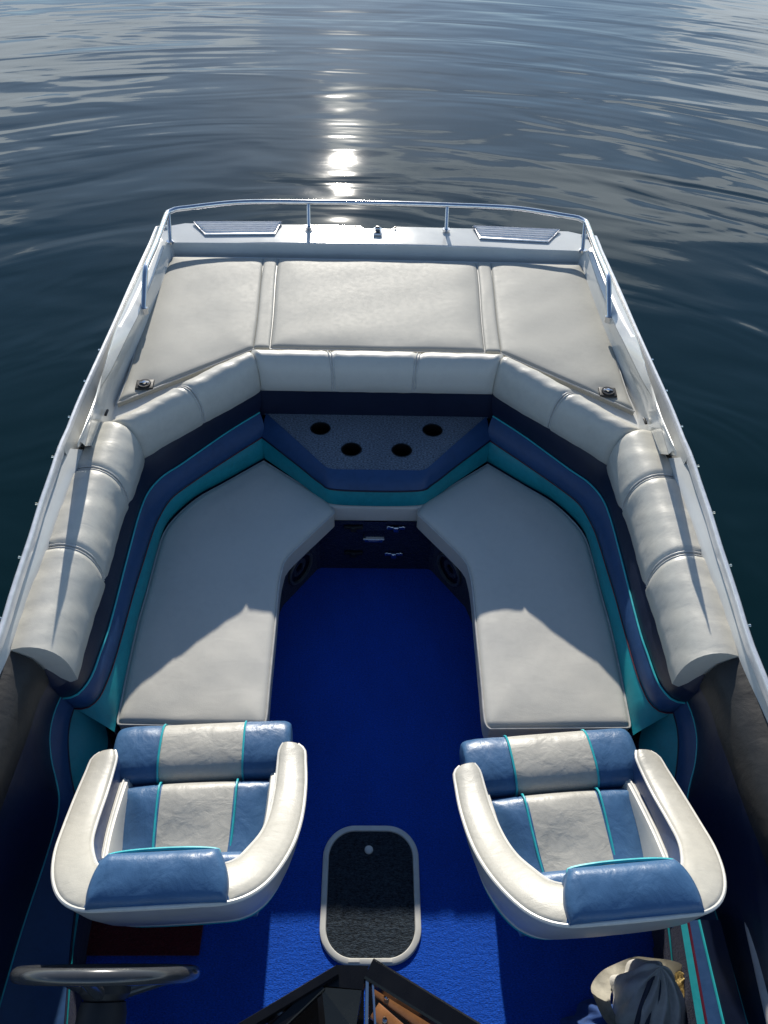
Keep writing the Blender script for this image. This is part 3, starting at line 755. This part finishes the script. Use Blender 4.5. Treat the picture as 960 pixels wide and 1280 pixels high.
# ------------------------------------------------------------------ swivel chairs
def make_chair():
    root = empty('swivel_chair', (0, 0, 0))
    Oh = [(-.280, .245, .580), (-.298, .225, .583), (-.302, .18, .595), (-.305, .10, .625), (-.300, 0, .675), (-.285, -.09, .735), (-.255, -.17, .79), (-.215, -.225, .825), (-.16, -.255, .848), (-.08, -.262, .86)]
    Ih = [(-.238, .248, .585), (-.228, .222, .592), (-.226, .17, .605), (-.224, .10, .630), (-.218, .01, .680), (-.205, -.06, .730), (-.180, -.115, .775), (-.155, -.150, .80), (-.12, -.165, .815), (-.06, -.17, .825)]
    O = resample(Oh+[(0, -.263, .862)]+[(-x, y, z) for x, y, z in Oh[::-1]], 101)
    I = resample(Ih+[(0, -.17, .828)]+[(-x, y, z) for x, y, z in Ih[::-1]], 101)
    # cream rim between outer and inner edges, crowned
    mb = MB(); rows = [O]
    for t, k in ((.04, .006), (.12, .010), (.35, .0125), (.65, .0125), (.88, .010), (.96, .006)):
        rows.append([mixp(o, i, t, k) for o, i in zip(O, I)])
    rows.append(I); mb.loft(rows, mi=lambda j, i: 1 if 40 <= i <= 59 else 0); mb.build('armrest_rim', [M['chair'], M['chairblue']], root, local=True)
    # outer shell
    mb = MB()
    def sc(P, k, z, dy=0): return [(x*k, y*k+dy, z+(q-.70)*.15) for x, y, q in P]
    def drop(P, k, t, z0): return [(x*k, y*(1-(1-k)*(1.9 if y < 0 else 1)), q*(1-t)+z0*t) for x, y, q in P]
    s1 = [O, drop(O, 1.0, .10, .46), drop(O, .98, .3, .46), drop(O, .94, .55, .46), drop(O, .89, .75, .46)]
    mb.loft(s1); e = [r[0] for r in s1]
    mb.build('outer_shell', M['chairgrey'], root, local=True)
    s2 = [drop(O, .89, .75, .46), drop(O, .86, .88, .46), drop(O, .80, 1, .44), drop(O, .64, 1, .37), drop(O, .30, 1, .345)]
    mb = MB(); mb.loft(s2); mb.add(s2[-1], [tuple(range(101))]); mb.build('shell_base', M['linerblue'], root, local=True)
    # inner liner, navy, and a pale lower side pad
    def dropi(P, k, t, z0): return [(x*k, y, q*(1-t)+z0*t) for x, y, q in P]
    mb = MB(); mb.loft([I, dropi(I, .995, .15, .42), dropi(I, .98, .5, .42), dropi(I, .97, 1, .42)])
    mb.build('inner_liner', M['linerblue'], root, local=True)
    for s in (-1, 1):
        mb = MB()
        a = [(s*.222, .25, .50), (s*.222, .15, .545), (s*.216, .02, .60), (s*.20, -.08, .655)]
        pad_rows = []
        a = resample(a, 20)
        for dx, zf in ((0, 0), (-.010, .004), (-.022, .002), (-.03, -.02), (-.032, -.12)):
            pad_rows.append([(p[0]+s*dx*(1-.25*i/19), p[1], p[2]+zf if zf > -.1 else .42) for i, p in enumerate(a)])
        mb.loft(pad_rows); sp = mb.build('inner_side_pad', M['cream'], root, local=True)
        mb = MB(); mb.tube(pad_rows[1], .0035, 6); mb.build('side_pad_piping', M['white'], sp, local=True)
    # arm ends closed
    for k in (0, 100):
        mb = MB(); e = [r[k] for r in rows]; low = [r[k] for r in s1][1:]
        pts = e+[(I[k][0]*.985, I[k][1], .42)]+low[::-1]; mb.add(pts, [tuple(range(len(pts)))])
        ae = mb.build('arm_end', M['chair'], root, local=True)
    # white piping
    for P, nm in ((O, 'rim_piping'), (I, 'rim_piping'), (s1[-1], 'base_piping')):
        mb = MB(); mb.tube(P, .0052 if P is O else .0042, 8); mb.build(nm, M['white'], root, local=True)
    mb = MB(); mb.tube(drop(O, .865, .88, .46), .004, 8); mb.build('base_piping', M['cyan'], root, local=True)
    # seat cushion: blue, cream, blue with teal welts
    pal = lambda a, b2: 0 if (a+b2)/2 < .26 or (a+b2)/2 > .74 else 1
    zt = lambda x, y: .522+.10*max(0, y)-.25*abs(x)**2
    A = [(-.172, -.165, .5), (-.205, -.06, .5), (-.218, .05, .5), (-.222, .175, .5)]; B = [(-x, y, z) for x, y, z in A]
    mb = MB(); pad(mb, A, B, zt, .08, r=.03, puff=.02, pr=.10, nu=40, nv=24, mi=pal, wob=.0022, seed=3)
    sc_ = mb.build('seat_cushion', [M['chairblue'], M['chairc']], root, local=True, sharp=75)
    for s in (-1, 1):
        mb = MB(); P = resample([(s*(-.172*.48), -.14, .509), (s*-.100, -.04, .532), (s*-.106, .06, .541), (s*-.108, .150, .546), (s*-.108, .176, .52)], 20)
        mb.tube([(p[0], p[1], p[2]+.003) for p in P], .0034, 6); mb.build('seat_welt', M['cyan'], sc_, local=True)
    # flip-up front bolster
    prof = []
    for k in range(25):
        a = math.pi*2*k/24
        cx_, sx_ = math.cos(a), math.sin(a)
        prof.append((.268+.090*math.copysign(abs(cx_)**.75, cx_), .500+.058*math.copysign(abs(sx_)**.75, sx_)+.10*0))
    prof = prof[:-1]
    mb = MB(); xs_ = [-.256, -.254, -.248, -.236, -.21, -.16, -.13, -.121, -.119, -.05, 0, .05, .119, .121, .13, .16, .21, .236, .248, .254, .256]
    ks = [.80, .87, .93, .975, 1, 1, 1, .995, .995, 1.0, 1.0, 1.0, .995, .995, 1, 1, 1, .975, .93, .87, .80]
    rws = [[(x+.0*0, .268+(y-.268)*k, .500+(z-.500)*k+.002*math.sin(x*60)) for y, z in prof] for x, k in zip(xs_, ks)]
    mb.loft(rws, closed=True, caps=True, mi=lambda j, i: 0 if (j < 8 or j > 11) else 1)
    fb = mb.build('front_bolster', [M['chairblue'], M['chairc']], root, local=True, sharp=75)
    for s in (-1, 1):
        mb = MB(); q = [(s*.120, y, z) for y, z in [(.268+(y-.268)*1.015, .500+(z-.500)*1.03) for y, z in prof]]
        mb.tube(q, .0034, 6, closed=True); mb.build('bolster_welt', M['cyan'], fb, local=True)
    # padded back with a headrest roll draped over the rim
    def zb(x, y): return .878-.8*max(0, -y-.17)**2-14*max(0, y+.172)**2-.35*abs(x)**3
    A = [(-.150, -.259, .86), (-.152, -.225, .86), (-.144, -.185, .86), (-.124, -.143, .86)]; B = [(-x, y, z) for x, y, z in A]
    mb = MB(); pad(mb, A, B, zb, .03, r=.014, puff=.010, pr=.05, nu=34, nv=24, wob=.0016, seed=8)
    mb.rbox((0, -.168, .68), (.27, .055, .35), .025, 4)
    bp = mb.build('headrest_pad', M['chairblue'], root, local=True, sharp=75)
    mb = MB(); mb.tube(resample([(-.124, -.160, .862), (-.118, -.143, .850), (-.05, -.138, .854), (.05, -.138, .854), (.118, -.143, .850), (.124, -.160, .862)], 30), .0045, 6); mb.build('headrest_welt', M['cyan'], bp, local=True)
    mb = MB(); mb.rbox((0, -.145, .62), (.37, .07, .30), .03, 4); mb.build('back_cushion', M['chairblue'], root, local=True, sharp=75)
    # pedestal
    mb = MB(); mb.lathe([(.06, .35), (.045, .30), (.04, .05), (.09, .03), (.11, .012), (.11, .002)], 32, Matrix.Translation((0, .09, 0))); mb.build('pedestal', M['rubber'], root, local=True)
    return root
def children(o): return [c for c in bpy.data.objects if c.parent == o]
def copy_tree(o, parent=None):
    c = o.copy(); col.objects.link(c)
    if parent: c.parent = parent
    for ch in children(o): copy_tree(ch, c)
    return c
ch1 = make_chair(); ch2 = copy_tree(ch1)
ch1.location = (-.495, .80, .001); ch1.rotation_euler.z = R(3.0)
ch2.location = (.535, .775, .001); ch2.rotation_euler.z = R(5.0)
tag(ch1, 'blue and cream swivel chair turned to face aft behind the steering wheel', 'chair', 'swivel chairs')
tag(ch2, 'blue and cream swivel chair facing aft right of the hatch, near the grey hat', 'chair', 'swivel chairs')

# ------------------------------------------------------------------ loose things at the bow end
def blob(name, c, r, mat, squash=1, seed=1, amp=.2, parent=None, seg=28, ringn=18, freq=3):
    rnd = random.Random(seed); ph = [rnd.uniform(0, 6.28) for _ in range(8)]
    rings = []
    for j in range(1, ringn):
        th = math.pi*j/ringn; row = []
        for i in range(seg):
            a = 2*math.pi*i/seg
            k = 1+amp*(math.sin(freq*a+ph[0]+2*th)+.6*math.sin(2*freq*a-3*th+ph[1])+.5*math.sin(freq*2.7*th+ph[2]))
            row.append((c[0]+r[0]*k*math.sin(th)*math.cos(a), c[1]+r[1]*k*math.sin(th)*math.sin(a), c[2]+r[2]*squash*k*math.cos(th)))
        rings.append(row)
    mb = MB(); mb.loft(rings, closed=True, caps=True); return mb.build(name, mat, parent, sharp=80)
def heap(name, c, r, hgt, peak, mat, folds=9, amp=.12, seed=1, parent=None, rows_n=22, seg=90):
    rnd = random.Random(seed); ph = [rnd.uniform(0, 6.28) for _ in range(6)]; mb = MB(); rows = []
    for j in range(rows_n):
        t = j/(rows_n-1); row = []
        for i in range(seg):
            a = 2*math.pi*i/seg
            fo = math.sin(folds*a+ph[0]+1.5*t)+.5*math.sin((folds*1.6//1)*a+ph[1]-3*t)+.5*math.sin(3*a+ph[2])
            rr = (t**.8)*(1+amp*fo*t**.5)
            z = hgt*(1-t**1.7)+.018*t*(1-t)*4*math.sin(folds*a+ph[3]+4*t)
            row.append((c[0]+peak[0]*(1-t)**1.2+r[0]*rr*math.cos(a), c[1]+peak[1]*(1-t)**1.2+r[1]*rr*math.sin(a), c[2]+z))
        rows.append(row)
    mb.loft(rows, closed=True); return mb.build(name, mat, parent, sharp=80)
hx0, hy0, _ = at(812, 1262, .22)
hat = empty('sun_hat', (hx0, hy0, .18)); tag(hat, 'crumpled pale grey canvas sun hat with dark straps, beside the gold bag', 'hat')
heap('hat_crown', (hx0, hy0, .19), (.10, .115), .15, (.015, .075), M['hatcloth_lifted'], 7, .09, 3, hat)
mb = MB(); rows = []
for rr, zz in ((.095, 0), (.11, -.004), (.13, 0), (.145, .010), (.143, .004), (.13, -.007), (.11, -.010)):
    rows.append([(hx0+rr*math.cos(a)*(1+.08*math.sin(3*a)), hy0+rr*.95*math.sin(a), .195+zz+.045*math.sin(2*a+.6)*(rr-.08)/.05+.008*math.sin(9*a)*(rr-.09)/.05) for a in [2*math.pi*k/72 for k in range(72)]])
mb.loft(rows, closed=True); mb.build('hat_brim', M['hatcloth'], hat)
for k in range(3):
    q = resample([(hx0-.075+.03*k, hy0-.10, .215), (hx0-.050+.025*k, hy0-.02, .285), (hx0-.012+.012*k, hy0+.05, .325), (hx0+.012, hy0+.085, .30)], 24)
    mb = MB(); mb.tube(q, .0065, 8); mb.build('hat_strap', M['strap'], hat)
gx, gy, _ = at(852, 1225, .22)
gb = heap('gold_bag', (gx, gy-.03, .02), (.055, .10), .24, (0, .03), M['gold'], 6, .14, 5); tag(gb, 'small shiny gold bag tucked beside the teal and red striped panel', 'bag')
bx, by, _ = at(775, 1275, .1)
tw = heap('beach_towel', (bx, by-.02, .01), (.14, .09), .13, (0, 0), M['bluecloth'], 8, .10, 9); tag(tw, 'bundled dark blue towel on the carpet below the grey hat', 'towel')
# striped low panel beside them (boat part) on both sides
for s in (-1,):
    f = (lambda q: q) if s == -1 else mir
    q1 = [at(850, 1150, .30), at(872, 1285, .30)]; q2 = [at(860, 1150, .31), at(884, 1285, .31)]; q3 = [at(874, 1150, .33), at(906, 1285, .33)]; q4 = [at(900, 1150, .40), at(935, 1285, .40)]
    q0 = [(p[0]-.0, p[1], .02) for p in q1]
    for nm, a, b2, mt in (('teal_stripe_panel', q1, q2, 'teal'), ('blue_stripe_panel', q2, q3, 'blue'), ('navy_stripe_panel', q3, q4, 'navy'), ('stripe_kick_panel', q0, q1, 'carpetnavy')):
        mb = MB(); mb.loft([f(a), f(b2)]); mb.build(nm, M[mt], boat)
    for a, mt in ((q2, 'redp'), (q3, 'cyan')):
        mb = MB(); mb.tube(f(a), .004, 6); mb.build('stripe_piping', M[mt], boat)
# white fender tube and paddle stowed by the starboard side
a = Vector(at(938, 1138, .45)); b2 = Vector(at(975, 1300, .45))
mb = MB(); mb.tube([a+(b2-a)*t for t in (0, .01, .03, .06, .5, 1)], [.004, .016, .021, .023, .023, .023], 16)
fd = mb.build('stowed_pole', M['fender'], None); tag(fd, 'thick white pole stowed along the right-hand side wall', 'pole')
a = Vector(at(912, 1040, .40)); b2 = Vector(at(930, 1180, .30)); pdl = empty('telescopic_paddle', a)
tag(pdl, 'dark paddle with a bright metal collar leaning on the right side wall', 'paddle')
mb = MB(); mb.tube([a, b2], .006, 10); mb.build('shaft', M['rubber'], pdl)
mb = MB(); mb.tube([a+(b2-a)*.12, a+(b2-a)*.3], .010, 12); mb.build('collar', M['chrome'], pdl)
mb = MB(); mb.rbox(a+Vector((-.0, .02, .0)), (.05, .02, .02), .008); mb.build('grip', M['rubber'], pdl)
# mat under the helm
mx, my, _ = at(172, 1168, .004)
mb = MB(); mb.rbox((mx, my+.02, .010), (.40, .16, .014), .004); mt_ = mb.build('foot_mat', M['red'], None); tag(mt_, 'dark red mat on the floor beneath the helm chair', 'mat')

# ------------------------------------------------------------------ light
def ray(px, py): return (CF+CR*((px-480)/FPX)-CU*((py-640)/FPX)).normalized()
SUN_EL = R(22.5)
d = ray(427, 230); az = math.atan2(d.x, d.y)      # the sun stands over its own glitter path
sd = Vector((math.sin(az)*math.cos(SUN_EL), math.cos(az)*math.cos(SUN_EL), math.sin(SUN_EL)))
sun = bpy.data.lights.new('sun', 'SUN'); so = bpy.data.objects.new('sun', sun); col.objects.link(so)
sun.energy = 4.5; sun.angle = R(.53); sun.color = (1, .94, .84)
so.rotation_euler = (-sd).to_track_quat('-Z', 'Y').to_euler()
wd = bpy.data.worlds.new('World'); scene.world = wd; wd.use_nodes = True; nt = wd.node_tree
bg = nt.nodes['Background']; sky = nt.nodes.new('ShaderNodeTexSky'); sky.sky_type = 'NISHITA'; sky.sun_disc = False
sky.sun_elevation = SUN_EL; sky.sun_rotation = az; sky.air_density = 1.0; sky.dust_density = .15; sky.ozone_density = 3.5
tc = nt.nodes.new('ShaderNodeTexCoord'); mp = nt.nodes.new('ShaderNodeMapping'); mp.inputs['Scale'].default_value = (1.0, 1.0, 3.2); mp.inputs['Location'].default_value = (.35, .1, .0)
nt.links.new(tc.outputs['Generated'], mp.inputs['Vector'])
cl = noise(nt, mp.outputs[0], 2.3, 7, .5, .5)
vd = nt.nodes.new('ShaderNodeVectorMath'); vd.operation = 'DISTANCE'; nt.links.new(tc.outputs['Generated'], vd.inputs[0])
vd.inputs[1].default_value = (.42, .87, .22)
bank = nt.nodes.new('ShaderNodeMapRange'); bank.inputs[1].default_value = .06; bank.inputs[2].default_value = .26; bank.inputs[3].default_value = .12; bank.inputs[4].default_value = 0
nt.links.new(vd.outputs['Value'], bank.inputs[0])
v2 = nt.nodes.new('ShaderNodeVectorMath'); v2.operation = 'DISTANCE'; nt.links.new(tc.outputs['Generated'], v2.inputs[0]); v2.inputs[1].default_value = (-.44, .86, .22)
b2n = nt.nodes.new('ShaderNodeMapRange'); b2n.inputs[1].default_value = .04; b2n.inputs[2].default_value = .22; b2n.inputs[3].default_value = .07; b2n.inputs[4].default_value = 0
nt.links.new(v2.outputs['Value'], b2n.inputs[0])
a2 = nt.nodes.new('ShaderNodeMath'); a2.operation = 'ADD'; nt.links.new(cl, a2.inputs[0]); nt.links.new(b2n.outputs[0], a2.inputs[1]); cl = a2.outputs[0]
ad = nt.nodes.new('ShaderNodeMath'); ad.operation = 'ADD'; nt.links.new(cl, ad.inputs[0]); nt.links.new(bank.outputs[0], ad.inputs[1]); cl = ad.outputs[0]
cm = ramp(nt, cl, [(.42, (0, 0, 0)), (.50, (.10, .10, .10)), (.58, (.20, .20, .20)), (.60, (1, 1, 1))])
sz = nt.nodes.new('ShaderNodeSeparateXYZ'); nt.links.new(tc.outputs['Generated'], sz.inputs[0])
el = ramp(nt, sz.outputs[2], [(.0, (1, 1, 1)), (.36, (1, 1, 1)), (.55, (.0, .0, .0))])
mm = nt.nodes.new('ShaderNodeMixRGB'); mm.blend_type = 'MULTIPLY'; mm.inputs[0].default_value = 1
nt.links.new(cm, mm.inputs[1]); nt.links.new(el, mm.inputs[2])
mx = nt.nodes.new('ShaderNodeMixRGB'); nt.links.new(mm.outputs[0], mx.inputs[0]); nt.links.new(sky.outputs[0], mx.inputs[1]); mx.inputs[2].default_value = (10.5, 11.8, 13, 1)
nt.links.new(mx.outputs[0], bg.inputs['Color']); bg.inputs['Strength'].default_value = .10
scene.view_settings.view_transform = 'Standard'; scene.view_settings.look = 'None'
scene.view_settings.exposure = .35; scene.view_settings.gamma = 1
scene.cycles.max_bounces = 6; scene.cycles.sample_clamp_indirect = 6
